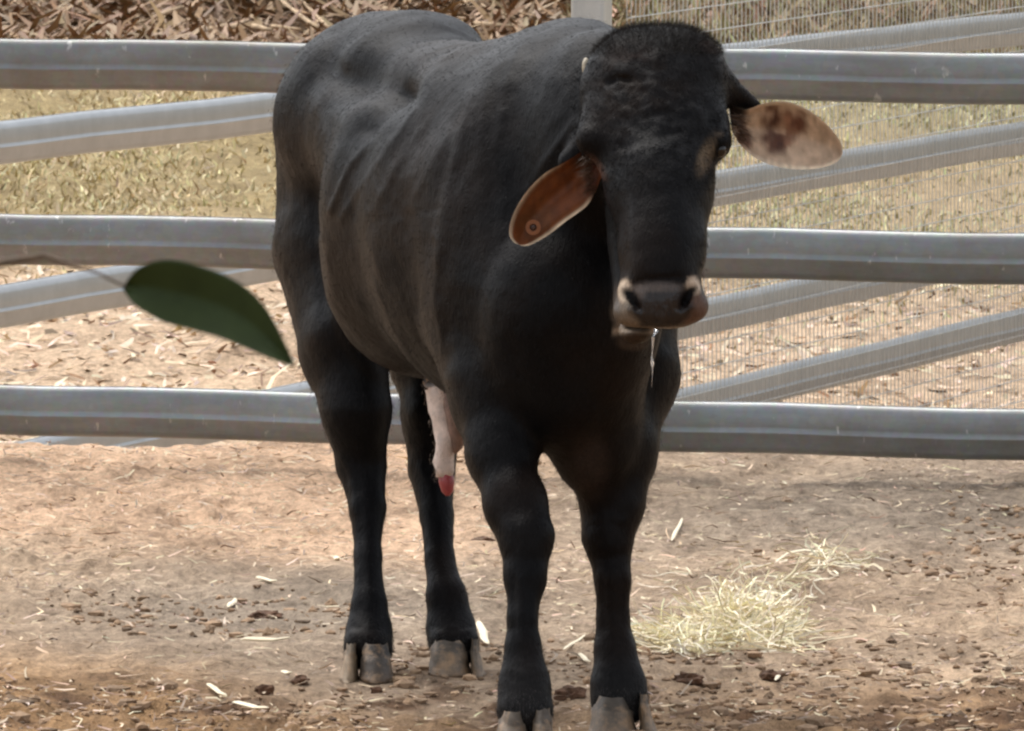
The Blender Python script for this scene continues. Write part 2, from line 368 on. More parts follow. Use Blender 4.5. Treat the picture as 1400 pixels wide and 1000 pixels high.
# ------------------------------------------------------------------ hay
def hay(cx, cy, rx, ry, hgt, n, label, name='hay_pile', tone=srgb(230, 221, 190)):
    """strands as thin curling ribbons round a low mound"""
    VV, FF, CC = [], [], []; off = 0
    c0 = gpt(cx, cy); k0 = c0[1] / F
    for k in range(n):
        r = math.sqrt(rng.random()); t = rng.uniform(0, 2 * math.pi)
        x = c0[0] + rx * r * math.cos(t); y = c0[1] + ry * r * math.sin(t)
        h = hgt * max(0, 1 - r * r) * rng.uniform(.2, 1.0)
        L = rng.uniform(.025, .12); az = rng.uniform(0, 6.28); pit = rng.normal(0, .3); curl = rng.normal(0, 9); w = rng.uniform(.0008, .0022)
        pnt = np.array([x, y, float(g_macro(x, y)) + .008 + h]); rows = []
        for q in range(7):
            d = np.array([math.cos(az) * math.cos(pit), math.sin(az) * math.cos(pit), math.sin(pit)])
            sd_ = np.cross(d, [0, 0, 1]); sd_ /= np.linalg.norm(sd_) + 1e-9; sd_ = sd_ * math.cos(k) + np.array([0, 0, 1]) * math.sin(k)
            rows.append(pnt - sd_ * w); rows.append(pnt + sd_ * w)
            pnt = pnt + d * L / 6; az += curl * L / 6; pit += rng.normal(0, .22) - .05; pnt[2] = max(pnt[2], .006)
        VV += rows; FF += [[off + 2 * q, off + 2 * q + 1, off + 2 * q + 3, off + 2 * q + 2] for q in range(6)]; off += 14
        CC += [np.clip(tone * np.clip(rng.normal(1, .22), .45, 1.5) * (1, rng.uniform(.93, 1.02), rng.uniform(.85, 1.1)), 0, 1)] * 14
    return VV, FF, CC
def hay_obj(blobs, label, name='hay_pile'):
    V_, F_, C_ = [], [], []
    for b in blobs:
        v, f, c_ = hay(*b, label); F_ += [[q + len(V_) for q in ff] for ff in f]; V_ += v; C_ += c_
    V_ = np.array(V_); V_[:, 2] += ground(V_[:, 0], V_[:, 1]) - g_macro(V_[:, 0], V_[:, 1])
    o = link_mesh(name, V_, F_, MAT_STRAW, smooth=False); colattr(o, np.array(C_)); tag(o, label, 'hay', None, 'stuff')
hay_obj([(1015, 864, .075, .28, .055, 1900), (985, 876, .13, .28, .03, 800), (915, 882, .06, .16, .02, 420), (940, 893, .05, .10, .01, 60), (1055, 885, .06, .25, .014, 90)],
        'tangled heap of pale yellow green hay on the dirt beside the right front leg')
hay_obj([(1075, 812, .07, .14, .012, 60), (1030, 806, .08, .12, .005, 26), (1122, 776, .03, .18, .015, 50), (1150, 782, .05, .2, .012, 50), (1020, 790, .2, .3, .002, 30)],
        'thin scatter of pale hay strands behind the main hay heap', 'hay_scatter')

# ------------------------------------------------------------------ far grass and litter
n = 90000; gx = rng.uniform(-4.5, 4.5, n); gy = rng.uniform(39.5, 52, n)
dn = fbm(np.stack([gx * 1.6, gy * .8, 0 * gx], -1), 3, 81); keep = rng.random(n) < np.clip((.55 + .6 * dn) * (.12 + sstep(41.0, 43.5, gy)), 0.05, 1); gx, gy = gx[keep], gy[keep]; n = len(gx)
cg = np.where((gx > .8)[:, None], jit(srgb(170, 164, 118), n, .25), jit(srgb(180, 164, 120), n, .25))
strips(np.stack([gx, gy, ground(gx, gy)], -1), rng.uniform(.02, .06, n), rng.uniform(.005, .013, n),
       np.stack([rng.normal(0, .6, n), rng.normal(0, .6, n), rng.uniform(.25, 1, n)], -1), cg, 'dry_grass', MAT_STRAW, 'short dry yellow grass on the ground beyond the side fence', 'grass', zlift=0)
n = 16000; gx = rng.uniform(-3.2, 3.4, n); gy = rng.uniform(27, 42, n); a = rng.uniform(0, 6.28, n)
strips(np.stack([gx, gy, ground(gx, gy) + .006], -1), rng.gamma(2, .022, n) + .012, rng.uniform(.008, .026, n), np.stack([np.cos(a), np.sin(a), rng.normal(.1, .3, n)], -1),
       np.where(rng.random((n, 1)) < .6, jit(srgb(206, 184, 156), n, .18), jit(srgb(130, 104, 80), n, .2)), 'wood_mulch', MAT_STRAW, 'pale wood mulch strewn beyond the front fence', 'mulch')
n = 34000; gx = 5 - 10 * rng.random(n) ** 1.0; gy = rng.uniform(51.4, 60, n); kp = rng.random(n) < np.where(gx > .5, .45, 1); gx = gx[kp]; gy = gy[kp]; n = len(gx); a = rng.uniform(0, 6.28, n)
strips(np.stack([gx, gy, ground(gx, gy) + .01], -1), rng.uniform(.04, .24, n), rng.uniform(.012, .045, n), np.stack([np.cos(a), np.sin(a), rng.normal(.3, .35, n)], -1),
       np.where(rng.random((n, 1)) < .3, jit(srgb(150, 120, 84), n, .14), jit(srgb(124, 94, 62), n, .16)), 'leaf_litter', MAT_STRAW, 'brown dead leaves covering the bank at the back', 'leaf litter')

def tube(pts, radii, seg=8, cap=True):
    pts = [np.array(p, float) for p in pts]; V_, F_ = [], []
    for k, p in enumerate(pts):
        d = pts[min(k + 1, len(pts) - 1)] - pts[max(k - 1, 0)]; d /= np.linalg.norm(d)
        ref = np.array([0, 0, 1.]) if abs(d[2]) < .9 else np.array([0, 1., 0])
        s_ = np.cross(d, ref); s_ /= np.linalg.norm(s_); u = np.cross(s_, d)
        for j in range(seg):
            t = 2 * math.pi * j / seg; V_.append(p + radii[k] * (s_ * math.cos(t) + u * math.sin(t)))
    for k in range(len(pts) - 1):
        for j in range(seg): F_.append([k * seg + j, k * seg + (j + 1) % seg, (k + 1) * seg + (j + 1) % seg, (k + 1) * seg + j])
    if cap: F_ += [list(range(seg))[::-1], [len(V_) - seg + j for j in range(seg)]]
    return np.array(V_), F_
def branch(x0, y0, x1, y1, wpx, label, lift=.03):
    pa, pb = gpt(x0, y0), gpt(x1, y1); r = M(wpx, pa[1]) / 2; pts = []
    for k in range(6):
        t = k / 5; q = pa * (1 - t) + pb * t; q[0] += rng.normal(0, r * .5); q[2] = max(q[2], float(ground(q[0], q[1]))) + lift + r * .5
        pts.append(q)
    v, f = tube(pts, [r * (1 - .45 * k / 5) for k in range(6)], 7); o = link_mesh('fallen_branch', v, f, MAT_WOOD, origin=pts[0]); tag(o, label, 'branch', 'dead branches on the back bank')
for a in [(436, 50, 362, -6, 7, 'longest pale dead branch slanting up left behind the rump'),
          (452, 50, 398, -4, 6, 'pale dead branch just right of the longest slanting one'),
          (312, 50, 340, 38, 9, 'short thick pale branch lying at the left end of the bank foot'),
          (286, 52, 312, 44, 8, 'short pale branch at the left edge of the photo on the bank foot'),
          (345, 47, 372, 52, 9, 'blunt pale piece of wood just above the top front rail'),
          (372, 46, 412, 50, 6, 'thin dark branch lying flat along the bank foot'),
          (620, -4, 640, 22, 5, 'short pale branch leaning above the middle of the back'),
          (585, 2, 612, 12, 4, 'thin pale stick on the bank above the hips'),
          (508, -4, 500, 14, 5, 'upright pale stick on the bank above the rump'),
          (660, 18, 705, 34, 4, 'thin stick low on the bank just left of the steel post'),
          (648, 43, 712, 47, 8, 'added pale log on the bank foot, standing in for the bright strip along the back'),  # log added to give the bright strip along the top of the back
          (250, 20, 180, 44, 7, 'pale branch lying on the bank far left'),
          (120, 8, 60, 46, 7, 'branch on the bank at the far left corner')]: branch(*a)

n = 26000; gx = rng.uniform(.3, 5, n); gy = rng.uniform(50.5, 60, n)
strips(np.stack([gx, gy, ground(gx, gy)], -1), rng.uniform(.06, .24, n), rng.uniform(.008, .02, n), np.stack([rng.normal(0, .5, n), rng.normal(0, .5, n), rng.uniform(.3, 1, n)], -1),
       np.where(rng.random((n, 1)) < .4, jit(srgb(140, 136, 92), n, .2), jit(srgb(158, 138, 104), n, .2)), 'bank_grass', MAT_STRAW, 'dry olive and tan grass on the bank behind the mesh fence', 'grass', zlift=0)
# ------------------------------------------------------------------ fences
def profile_rail(h=.115, w=.042):
    """rolled cattle rail: two flattened lobes with a small shelf at mid height"""
    H = h / 2; W_ = w / 2; o = []
    right = [(-.12 * w, H), (.14 * w, H * .985), (.30 * w, H * .91), (.42 * w, H * .79), (.48 * w, H * .64), (.50 * w, H * .05), (.50 * w, -.045 * h), (.57 * w, -.075 * h), (.58 * w, -.10 * h), (.535 * w, -.13 * h), (.50 * w, -H * .72), (.34 * w, -H * .92), (.1 * w, -H)]
    return right + [(-a, b) for a, b in right[::-1] if abs(a) > .11 * w or b < 0]
PROF = profile_rail()
def rail_mesh(a, b, prof=PROF, scale=1.0, nseg=24, sag=.002):
    a, b = np.array(a, float), np.array(b, float); d = (b - a) / np.linalg.norm(b - a); f_ = np.cross(d, [0, 0, 1]); f_ /= np.linalg.norm(f_)   # f_ points to the camera side
    if f_[1] > 0: f_ = -f_
    V_, F_ = [], []; m = len(prof)
    for k in range(nseg + 1):
        c_ = a + (b - a) * k / nseg + np.array([0, 0, 1]) * sag * math.sin(k * 1.9)
        for (u, z) in prof: V_.append(c_ + f_ * u * scale + np.array([0, 0, z * scale]))
    for k in range(nseg):
        for j in range(m): F_.append([k * m + j, (k + 1) * m + j, (k + 1) * m + (j + 1) % m, k * m + (j + 1) % m])
    F_ += [list(range(m)), [nseg * m + j for j in range(m)][::-1]]
    return np.array(V_), F_
def box(c0, dims, rot=0, bev=.006):
    bm = bmesh.new(); bmesh.ops.create_cube(bm, size=1)
    for v in bm.verts: v.co = Vector((v.co.x * dims[0], v.co.y * dims[1], v.co.z * dims[2]))
    bmesh.ops.bevel(bm, geom=bm.edges[:], offset=bev, segments=3, affect='EDGES', profile=.5)
    R = Matrix.Rotation(rot, 3, 'Z'); v = np.array([list(R @ q.co) for q in bm.verts]) + c0; f = [[q.index for q in t.verts] for t in bm.faces]; bm.free(); return v, f

A0, A1 = P(292., 91., 24.2), P(1129., 102.5, 23.8)
dF = (A1 - A0); dF /= np.linalg.norm(dF[:2]); dF[2] = 0
def on_front(px_, z):   # point of the front fence line at photo column px_
    t = 0
    for _ in range(30):
        q = A0 + dF * t; u = 700 + F * q[0] / (q[1] * cp); t += (px_ - u) * q[1] / F
    return np.array([q[0], q[1], z])
fence = empty('steel_rail_fence', on_front(806, 0), 'near galvanised steel cattle rail fence standing directly behind the bull', 'fence')
zr = [P(292., 567., 24.2)[2], P(292., 332., 24.2)[2], A0[2]]; zr += [zr[2] + .395, zr[2] + .79]
for z in zr:
    ctr = on_front(806, z)
    v, f = rail_mesh(ctr - dF * 2.6, ctr + dF * 2.6); link_mesh('rail', v, f, MAT_STEEL, fence)
yawF = math.atan2(dF[1], dF[0]); back = np.array([-dF[1], dF[0], 0]); back = back if back[1] > 0 else -back
pc = on_front(798, .95) + back * .068
v, f = box(pc, (.078, .078, 2.0), yawF, .008); link_mesh('post', v, f, MAT_POST, fence, smooth=False)
v, f = box(pc + [0, 0, 1.0], (.084, .084, .012), yawF, .003); link_mesh('post_cap', v, f, MAT_POST, fence, smooth=False)

# side fence further back: diagonal, mesh on its right part
def side_pt(px_, D_=None):
    return None
DL, DR = 30.0, 35.0
S0, S1 = P(340., 160., DL), P(1129., 45., DR); dS = (S1 - S0); Ls = np.linalg.norm(dS[:2]); dS /= Ls
Z3 = [P(340., 160., DL)[2], P(340., 363., DL)[2], P(340., 566., DL)[2], P(1129., 520., DR)[2]]
sf = empty('mesh_rail_fence', (float(P(860., 300., 33.)[0]), 33., -.8), 'farther galvanised rail fence with wire mesh, slanting away to the right', 'fence')
cS = S0 + dS * (Ls * .55); slope = .0
for (ya, yb) in ((157, 69), (363, 233), (566, 398), (700, 509)):
    qa, qb = P(340., float(ya), DL), P(1129., float(yb), DR); sl_ = (qb[2] - qa[2]) / Ls
    a = S0 - dS * 3.2; b = S1 + dS * 6.0; a[2] = qa[2] - 3.2 * sl_; b[2] = qb[2] + 6 * sl_
    v, f = rail_mesh(a, b, nseg=30); link_mesh('rail', v, f, MAT_STEEL_NEW, sf)
# mesh: thin vertical and horizontal wires on the camera side, from the post behind the bull rightwards
nrm = np.cross(dS, [0, 0, 1]); nrm /= np.linalg.norm(nrm); nrm = nrm if nrm[1] < 0 else -nrm
def wires(segs, r, name, label):
    V_, F_ = [], []; off = 0
    for a, b in segs:
        v, f = tube([a, b], [r, r], 4, False); V_.append(v); F_ += [[q + off for q in t] for t in f]; off += len(v)
    o = link_mesh(name, np.concatenate(V_), F_, MAT_POST, sf); tag(o, None, None, None, 'stuff'); return o
t0 = Ls * (850 - 340) / 789 * .93; base = S0 + nrm * .034; segs = []
for k in range(230):
    q = base + dS * (t0 + k * .042); segs.append(((q[0], q[1], -.95), (q[0], q[1], .98)))
wires(segs, .0017, 'vertical_wire', None)
segs = []
for k in range(26):
    z = -.93 + k * .0762; a = base + dS * t0 + nrm * .004; b = base + dS * (t0 + 9.6) + nrm * .004; a[2] = z; b[2] = z; segs.append((a, b))
wires(segs, .0019, 'horizontal_wire', None)
for tt in (t0 - .06, t0 + 5.0):
    q = S0 + dS * tt - nrm * .068; q[2] = .0; v, f = box(q, (.08, .08, 2.6), math.atan2(dS[1], dS[0]), .008); link_mesh('post', v, f, MAT_POST, sf, smooth=False)

# ------------------------------------------------------------------ bull body as one continuous surface
L_AX = np.array([.95, .31, 0]); L_AX /= np.linalg.norm(L_AX); A_AX = np.array([.31, -.95, 0]); A_AX /= np.linalg.norm(A_AX); UP = np.array([0, 0, 1.])
XA = np.array([1., 0, 0]); YA = np.array([0, 1., 0])
VX = .0062
lo = np.array([-.56, 18.18, -.01]); hi = np.array([.50, 20.72, 1.34]); dims = np.ceil((hi - lo) / VX).astype(int)
GX, GY, GZ = [lo[a] + VX * np.arange(dims[a]) for a in range(3)]
SD = np.full(dims, .5, np.float32)
def region(mn, mx, pad):
    s_ = []
    for a in range(3):
        i0 = max(0, int((mn[a] - pad - lo[a]) / VX)); i1 = min(dims[a], int((mx[a] + pad - lo[a]) / VX) + 2); s_.append(slice(i0, max(i0 + 1, i1)))
    x_, y_, z_ = np.meshgrid(GX[s_[0]], GY[s_[1]], GZ[s_[2]], indexing='ij'); return tuple(s_), x_.astype(np.float32), y_.astype(np.float32), z_.astype(np.float32)
def blend(sl, d, k, sub=False):
    a = SD[sl]
    if sub:
        h = np.clip(.5 - .5 * (a + d) / k, 0, 1); SD[sl] = a * (1 - h) - d * h + k * h * (1 - h)
    else:
        h = np.clip(.5 + .5 * (a - d) / k, 0, 1); SD[sl] = a * (1 - h) + d * h - k * h * (1 - h)
def ell(c_, r, axes=None, k=.03, sub=False):
    c_ = np.asarray(c_, float); r = np.asarray(r, float); R_ = max(r)
    ax = axes or (XA, YA, UP)
    sl, x_, y_, z_ = region(c_ - R_, c_ + R_, .07)
    d = [x_ - c_[0], y_ - c_[1], z_ - c_[2]]
    q = [sum(d[j] * float(A[j]) for j in range(3)) for A in ax]
    k0 = np.sqrt(sum((q[j] / r[j]) ** 2 for j in range(3))) + 1e-6; k1 = np.sqrt(sum((q[j] / r[j] ** 2) ** 2 for j in range(3))) + 1e-6
    blend(sl, k0 * (k0 - 1) / k1, k, sub)
def seg(a, b, ra, rb, u, k=.03, sub=False):
    """tapered capsule with elliptical section: radius r[0] along u, r[1] across"""
    a, b = np.asarray(a, float), np.asarray(b, float); d = b - a; Ln = np.linalg.norm(d); d = d / Ln
    v = np.cross(d, u); v /= np.linalg.norm(v); u = np.cross(v, d)
    R_ = max(*ra, *rb); sl, x_, y_, z_ = region(np.minimum(a, b) - R_, np.maximum(a, b) + R_, .07)
    q = [x_ - a[0], y_ - a[1], z_ - a[2]]
    dt = sum(q[j] * float(d[j]) for j in range(3)); t = np.clip(dt / Ln, 0, 1); ov = dt - t * Ln
    qu = sum(q[j] * float(u[j]) for j in range(3)); qv = sum(q[j] * float(v[j]) for j in range(3))
    ru = ra[0] + (rb[0] - ra[0]) * t; rv = ra[1] + (rb[1] - ra[1]) * t; ro = np.minimum(ru, rv)
    k0 = np.sqrt((qu / ru) ** 2 + (qv / rv) ** 2 + (ov / ro) ** 2) + 1e-6
    k1 = np.sqrt((qu / ru ** 2) ** 2 + (qv / rv ** 2) ** 2 + (ov / ro ** 2) ** 2) + 1e-6
    blend(sl, k0 * (k0 - 1) / k1, k, sub)
def chain(st, u, k=.03):
    """stations (px, py, Y, ru_m, rv_m)"""
    for s0, s1 in zip(st[:-1], st[1:]): seg(P(float(s0[0]), float(s0[1]), s0[2]), P(float(s1[0]), float(s1[1]), s1[2]), s0[3:5], s1[3:5], u, k)

# trunk
chain([(505, 185, 20.42, .165, .165), (535, 166, 20.2, .215, .198), (570, 180, 19.95, .185, .20), (622, 282, 19.65, .235, .30), (690, 308, 19.36, .24, .325),
       (752, 328, 19.12, .225, .355)], L_AX, .05)
chain([(752, 400, 19.05, .20, .26), (778, 430, 18.92, .165, .20)], L_AX, .06)
ell(P(792., 130., 19.22), (.115, .24, .14), (L_AX, A_AX, UP), .07)              # withers
ell(P(566., 60., 20.05), (.12, .12, .06), (L_AX, A_AX, UP), .04)                # hook bones
ell(P(455., 105., 20.1), (.05, .07, .05), (L_AX, A_AX, UP), .05)
ell(P(574., 345., 19.72), (.175, .25, .228), (L_AX, A_AX, UP), .05)            # belly
# neck
chain([(765, 240, 19.12, .165, .24), (835, 190, 18.92, .13, .19), (890, 160, 18.80, .11, .13)], XA, .06)
# brisket
ell(P(815., 592., 18.98), (.085, .10, .115), None, .05)
ell(P(770., 520., 18.93), (.13, .12, .12), None, .06)
# near hind leg
chain([(480, 190, 20.27, .135, .18), (452, 330, 20.22, .096, .19), (474, 470, 20.08, .076, .14), (488, 560, 20.02, .058, .082), (494, 633, 20.03, .047, .06)], L_AX, .035)
chain([(494, 633, 20.03, .046, .058), (503, 695, 19.98, .034, .04), (503, 760, 19.93, .0235, .03), (505, 825, 19.88, .031, .034), (505, 865, 19.86, .042, .042), (504, 886, 19.83, .047, .045)], L_AX, .012)
# far hind leg
chain([(600, 330, 20.35, .12, .19), (597, 480, 20.22, .082, .13), (592, 570, 20.14, .05, .08), (591, 640, 20.14, .042, .056)], L_AX, .03)
chain([(591, 640, 20.14, .042, .056), (596, 705, 20.08, .031, .038), (602, 765, 20.02, .028, .03), (611, 815, 19.97, .037, .036), (617, 860, 19.95, .045, .044), (621, 880, 19.92, .049, .046)], L_AX, .012)
# front leg, image left
chain([(640, 250, 19.15, .09, .15), (668, 420, 19.08, .10, .17), (678, 530, 18.98, .076, .11), (684, 620, 18.9, .054, .07), (705, 690, 18.83, .049, .055), (720, 735, 18.79, .049, .052)], L_AX, .035)
chain([(720, 735, 18.79, .049, .052), (718, 790, 18.76, .038, .04), (714, 845, 18.73, .0255, .03), (715, 885, 18.72, .030, .034), (717, 935, 18.70, .045, .044), (718, 972, 18.68, .051, .048)], L_AX, .012)
# front leg, image right
chain([(850, 430, 19.2, .095, .17), (856, 520, 19.12, .088, .12), (846, 620, 19.04, .062, .08), (838, 690, 19.0, .050, .056), (831, 735, 18.98, .045, .05)], L_AX, .035)
chain([(831, 735, 18.98, .044, .05), (837, 790, 18.96, .031, .036), (838, 845, 18.95, .0285, .03), (841, 890, 18.94, .037, .038), (845, 935, 18.92, .049, .046), (847, 958, 18.91, .053, .048)], L_AX, .012)
# head
ell(P(893., 138., 18.73), (.128, .12, .120), None, .03)
ell(P(858., 106., 18.76), (.060, .07, .060), None, .05); ell(P(942., 98., 18.75), (.056, .07, .060), None, .05); ell(P(905., 88., 18.76), (.08, .07, .052), None, .05)
ell(P(896., 172., 18.665), (.130, .062, .075), None, .035)                         # brows
chain([(896, 190, 18.65, .116, .09), (903, 260, 18.58, .088, .085), (905, 340, 18.50, .071, .075), (903, 385, 18.465, .069, .068)], XA, .03)
seg(P(893., 215., 18.535), P(903., 360., 18.43), (.032, .02), (.036, .02), XA, .035)  # nose bridge
ell(P(903., 412., 18.46), (.074, .070, .046), None, .022)                       # muzzle
ell(P(866., 426., 18.44), (.036, .045, .027), None, .014); ell(P(941., 420., 18.44), (.035, .045, .027), None, .014); ell(P(903., 432., 18.435), (.05, .045, .024), None, .014)
seg(P(885., 280., 18.72), P(873., 420., 18.57), (.075, .09), (.045, .05), XA, .04) # jaw
ell(P(870., 452., 18.50), (.031, .045, .024), None, .012)                        # chin
ell(P(808., 192., 18.63), (.024, .035, .028), None, .02); ell(P(982., 194., 18.63), (.023, .035, .028), None, .02)  # lids
seg(P(985., 118., 18.78), P(1032., 146., 18.80), (.034, .03), (.012, .012), YA, .03) # ear root right
seg(P(812., 190., 18.77), P(778., 222., 18.76), (.028, .028), (.022, .022), YA, .02) # ear root left
# hollows
seg(P(859., 397., 18.385), P(861., 408., 18.385), (.0075, .03), (.009, .03), XA, .006, True); seg(P(861., 408., 18.385), P(874., 418., 18.38), (.0085, .03), (.005, .03), XA, .006, True)
seg(P(946., 394., 18.385), P(942., 406., 18.385), (.0075, .03), (.009, .03), XA, .006, True); seg(P(942., 406., 18.385), P(931., 418., 18.38), (.0085, .03), (.005, .03), XA, .006, True)
seg(P(842., 447., 18.47), P(900., 455., 18.385), (.05, .003), (.05, .003), YA, .006, True)   # mouth line

def surface_nets(S):
    ins = S < 0; n0, n1, n2 = S.shape
    c = np.zeros((n0 - 1, n1 - 1, n2 - 1), np.uint8)
    for a in (0, 1):
        for b in (0, 1):
            for d in (0, 1): c += ins[a:n0 - 1 + a, b:n1 - 1 + b, d:n2 - 1 + d]
    act = np.argwhere((c > 0) & (c < 8)); idx = np.full(c.shape, -1, np.int64); idx[tuple(act.T)] = np.arange(len(act))
    acc = np.zeros((len(act), 3)); cnt = np.zeros(len(act))
    cor = [(a, b, d) for a in (0, 1) for b in (0, 1) for d in (0, 1)]
    val = {q: S[act[:, 0] + q[0], act[:, 1] + q[1], act[:, 2] + q[2]].astype(float) for q in cor}
    for p_ in cor:
        for ax in range(3):
            if p_[ax]: continue
            q = list(p_); q[ax] = 1; q = tuple(q); v0, v1 = val[p_], val[q]; m = (v0 < 0) != (v1 < 0)
            t = np.where(m, v0 / np.where(m, v0 - v1, 1), 0); pos = np.array(p_, float) + 0 * t[:, None]; pos[:, ax] = t
            acc += pos * m[:, None]; cnt += m
    V_ = lo + VX * (act + acc / cnt[:, None])
    Fs = []
    for ax in range(3):
        b, d = [(1, 2), (2, 0), (0, 1)][ax]
        s0 = [slice(None)] * 3; s1 = [slice(None)] * 3; s0[ax] = slice(0, -1); s1[ax] = slice(1, None)
        e = np.argwhere(ins[tuple(s0)] != ins[tuple(s1)])
        e = e[(e[:, b] > 0) & (e[:, d] > 0) & (e[:, b] < S.shape[b] - 1) & (e[:, d] < S.shape[d] - 1)]
        fl = ins[tuple(s0)][tuple(e.T)]; offs = [(0, 0), (-1, 0), (-1, -1), (0, -1)]; q = []
        for ob, od in offs:
            g_ = e.copy(); g_[:, b] += ob; g_[:, d] += od; q.append(idx[tuple(g_.T)])
        q = np.stack(q, -1); q[~fl] = q[~fl][:, ::-1]; Fs.append(q)
    return V_, np.concatenate(Fs)
BV, BF = surface_nets(SD)
def vnormals(V_, F_):
    n_ = np.cross(V_[F_[:, 2]] - V_[F_[:, 0]], V_[F_[:, 3]] - V_[F_[:, 1]]); out = np.zeros_like(V_)
    for j in range(4): np.add.at(out, F_[:, j], n_)
    return out / (np.linalg.norm(out, axis=1)[:, None] + 1e-12)
def smooth_v(V_, F_, it, w=.5):
    a = np.concatenate([F_[:, 0], F_[:, 1], F_[:, 2], F_[:, 3]]); b = np.concatenate([F_[:, 1], F_[:, 2], F_[:, 3], F_[:, 0]])
    deg = np.bincount(a, minlength=len(V_)) + np.bincount(b, minlength=len(V_))
    for _ in range(it):
        s_ = np.stack([np.bincount(a, V_[b, j], len(V_)) + np.bincount(b, V_[a, j], len(V_)) for j in range(3)], -1)
        V_ = V_ * (1 - w) + w * s_ / deg[:, None]
    return V_
BV = smooth_v(BV, BF, 3)
BN = vnormals(BV, BF)
if np.mean(np.sum((BN) * (BV - BV.mean(0)), 1)) < 0: BF = BF[:, ::-1]; BN = -BN
bx, by = project(BV)
vis = sstep(.1, -.2, BN[:, 1]) if False else np.clip(-BN[:, 1] * 2.5, 0, 1)
D = np.zeros(len(BV))
def ridge(pts, w, h, ymin=0, ymax=99):
    """raised (h>0) or sunk fold following a line given in photo columns/rows on the animal's near side"""
    best = np.full(len(BV), 1e9)
    for (x0, y0), (x1, y1) in zip(pts[:-1], pts[1:]):
        dx, dy = x1 - x0, y1 - y0; t = np.clip(((bx - x0) * dx + (by - y0) * dy) / (dx * dx + dy * dy), 0, 1)
        best = np.minimum(best, np.hypot(bx - x0 - t * dx, by - y0 - t * dy))
    return h * np.exp(-(best / w) ** 2) * ((BV[:, 1] > ymin) & (BV[:, 1] < ymax))
nearside = 1.0 * (BN[:, 1] < .25)
R_ = 0
for a in [([(548, 130), (520, 180), (478, 230), (452, 290)], 5, .010), ([(565, 150), (530, 205), (490, 262), (468, 300)], 5, .006), ([(585, 165), (545, 225), (508, 290)], 6, .004),
          ([(612, 180), (580, 250), (540, 310)], 8, .003), ([(470, 165), (455, 120), (470, 85), (520, 62), (570, 70)], 16, .008),
          ([(600, 330), (595, 400), (605, 470), (612, 520)], 7, .007), ([(640, 130), (618, 220), (598, 320)], 10, .006), ([(628, 150), (606, 230), (588, 330)], 8, -.006),
          ([(720, 40), (690, 120), (678, 200)], 7, .005), ([(700, 45), (665, 130), (650, 230)], 8, .003),
          ([(620, 470), (622, 520)], 12, .008), ([(440, 330), (455, 420), (490, 490), (530, 520)], 9, .006), ([(428, 240), (432, 330), (444, 430), (480, 500)], 7, -.007),
          ([(785, 170), (752, 215), (724, 262)], 7, .010), ([(664, 200), (655, 290), (665, 360)], 10, .003), ([(690, 230), (684, 320)], 8, .003),
          ([(630, 590), (650, 540), (700, 520)], 12, .002), ([(800, 420), (812, 520), (800, 600)], 14, .005), ([(700, 470), (712, 550), (728, 600)], 12, -.006),
          ([(520, 300), (570, 292), (600, 285)], 5, -.002)]:
    D = D + ridge(*a, ymin=18.75) * nearside * .42
D = D + ridge([(462, 104), (500, 106), (540, 118)], 27, -.027, 18.75) * nearside + ridge([(540, 118), (530, 145), (505, 175)], 18, -.010, 18.75) * nearside
lg = BV[:, 2] < .62
for a in [([(712, 790), (713, 850), (714, 880)], 5, .0035), ([(701, 790), (703, 860)], 4, -.003), ([(724, 795), (725, 860)], 4, -.003),
          ([(836, 780), (838, 850), (839, 880)], 5, .0035), ([(825, 790), (826, 860)], 4, -.003), ([(850, 790), (850, 850)], 4, -.003),
          ([(700, 712), (722, 706), (742, 712)], 8, .002), ([(696, 765), (720, 772), (744, 764)], 8, -.002), ([(716, 722), (722, 750)], 12, .005),
          ([(812, 712), (834, 706), (852, 712)], 5, .004), ([(814, 758), (834, 764), (852, 758)], 5, -.003), ([(832, 722), (836, 745)], 11, .004),
          ([(468, 628), (480, 640), (488, 700)], 6, .004), ([(512, 620), (508, 680)], 6, -.004), ([(500, 700), (503, 780), (505, 830)], 5, .003), ([(575, 640), (590, 660), (596, 700)], 6, .004),
          ([(690, 925), (716, 932), (744, 925)], 5, -.003), ([(818, 920), (846, 926), (872, 920)], 5, -.003), ([(484, 858), (504, 864), (524, 858)], 4, -.003), ([(594, 856), (616, 862), (640, 856)], 4, -.003)]:
    D = D + .6 * ridge(*a) * lg * (BN[:, 1] < .1)
# wrinkles over the forehead
hd = (BV[:, 1] < 18.85) & (by < 480) & (bx > 780)
hw = hd * np.exp(-(((bx - 890) / 75) ** 2 + ((by - 140) / 70) ** 2)) * vis
w_ = fbm(np.stack([bx / 26 + by / 60, by / 20 - bx / 70, 0 * bx], -1), 3, 91); D = D + hw * .0013 * (1 - np.abs(w_) * 2.4) + hw * .0020 * fbm(np.stack([bx / 9, by / 9, 0 * bx], -1), 3, 93)
for a in [([(830, 112), (842, 106), (858, 108)], 4, -.008), ([(860, 140), (880, 158), (918, 152)], 6, -.003), ([(850, 200), (890, 190), (930, 178)], 6, -.003),
          ([(900, 75), (890, 110), (905, 150)], 8, .004), ([(950, 150), (968, 185), (972, 205)], 8, .004), ([(835, 250), (850, 320), (852, 370)], 8, -.003),
          ([(868, 390), (885, 382), (930, 380)], 4, -.003), ([(853, 396), (852, 408), (862, 424)], 5, .006), ([(946, 388), (952, 402), (946, 420)], 5, .006)]:
    D = D + ridge(*a, ymax=18.85) * hd
D = D + .0022 * fbm(BV * 11, 3, 95) + .0004 * fbm(BV * 50, 2, 97)
BV = BV + BN * D[:, None]
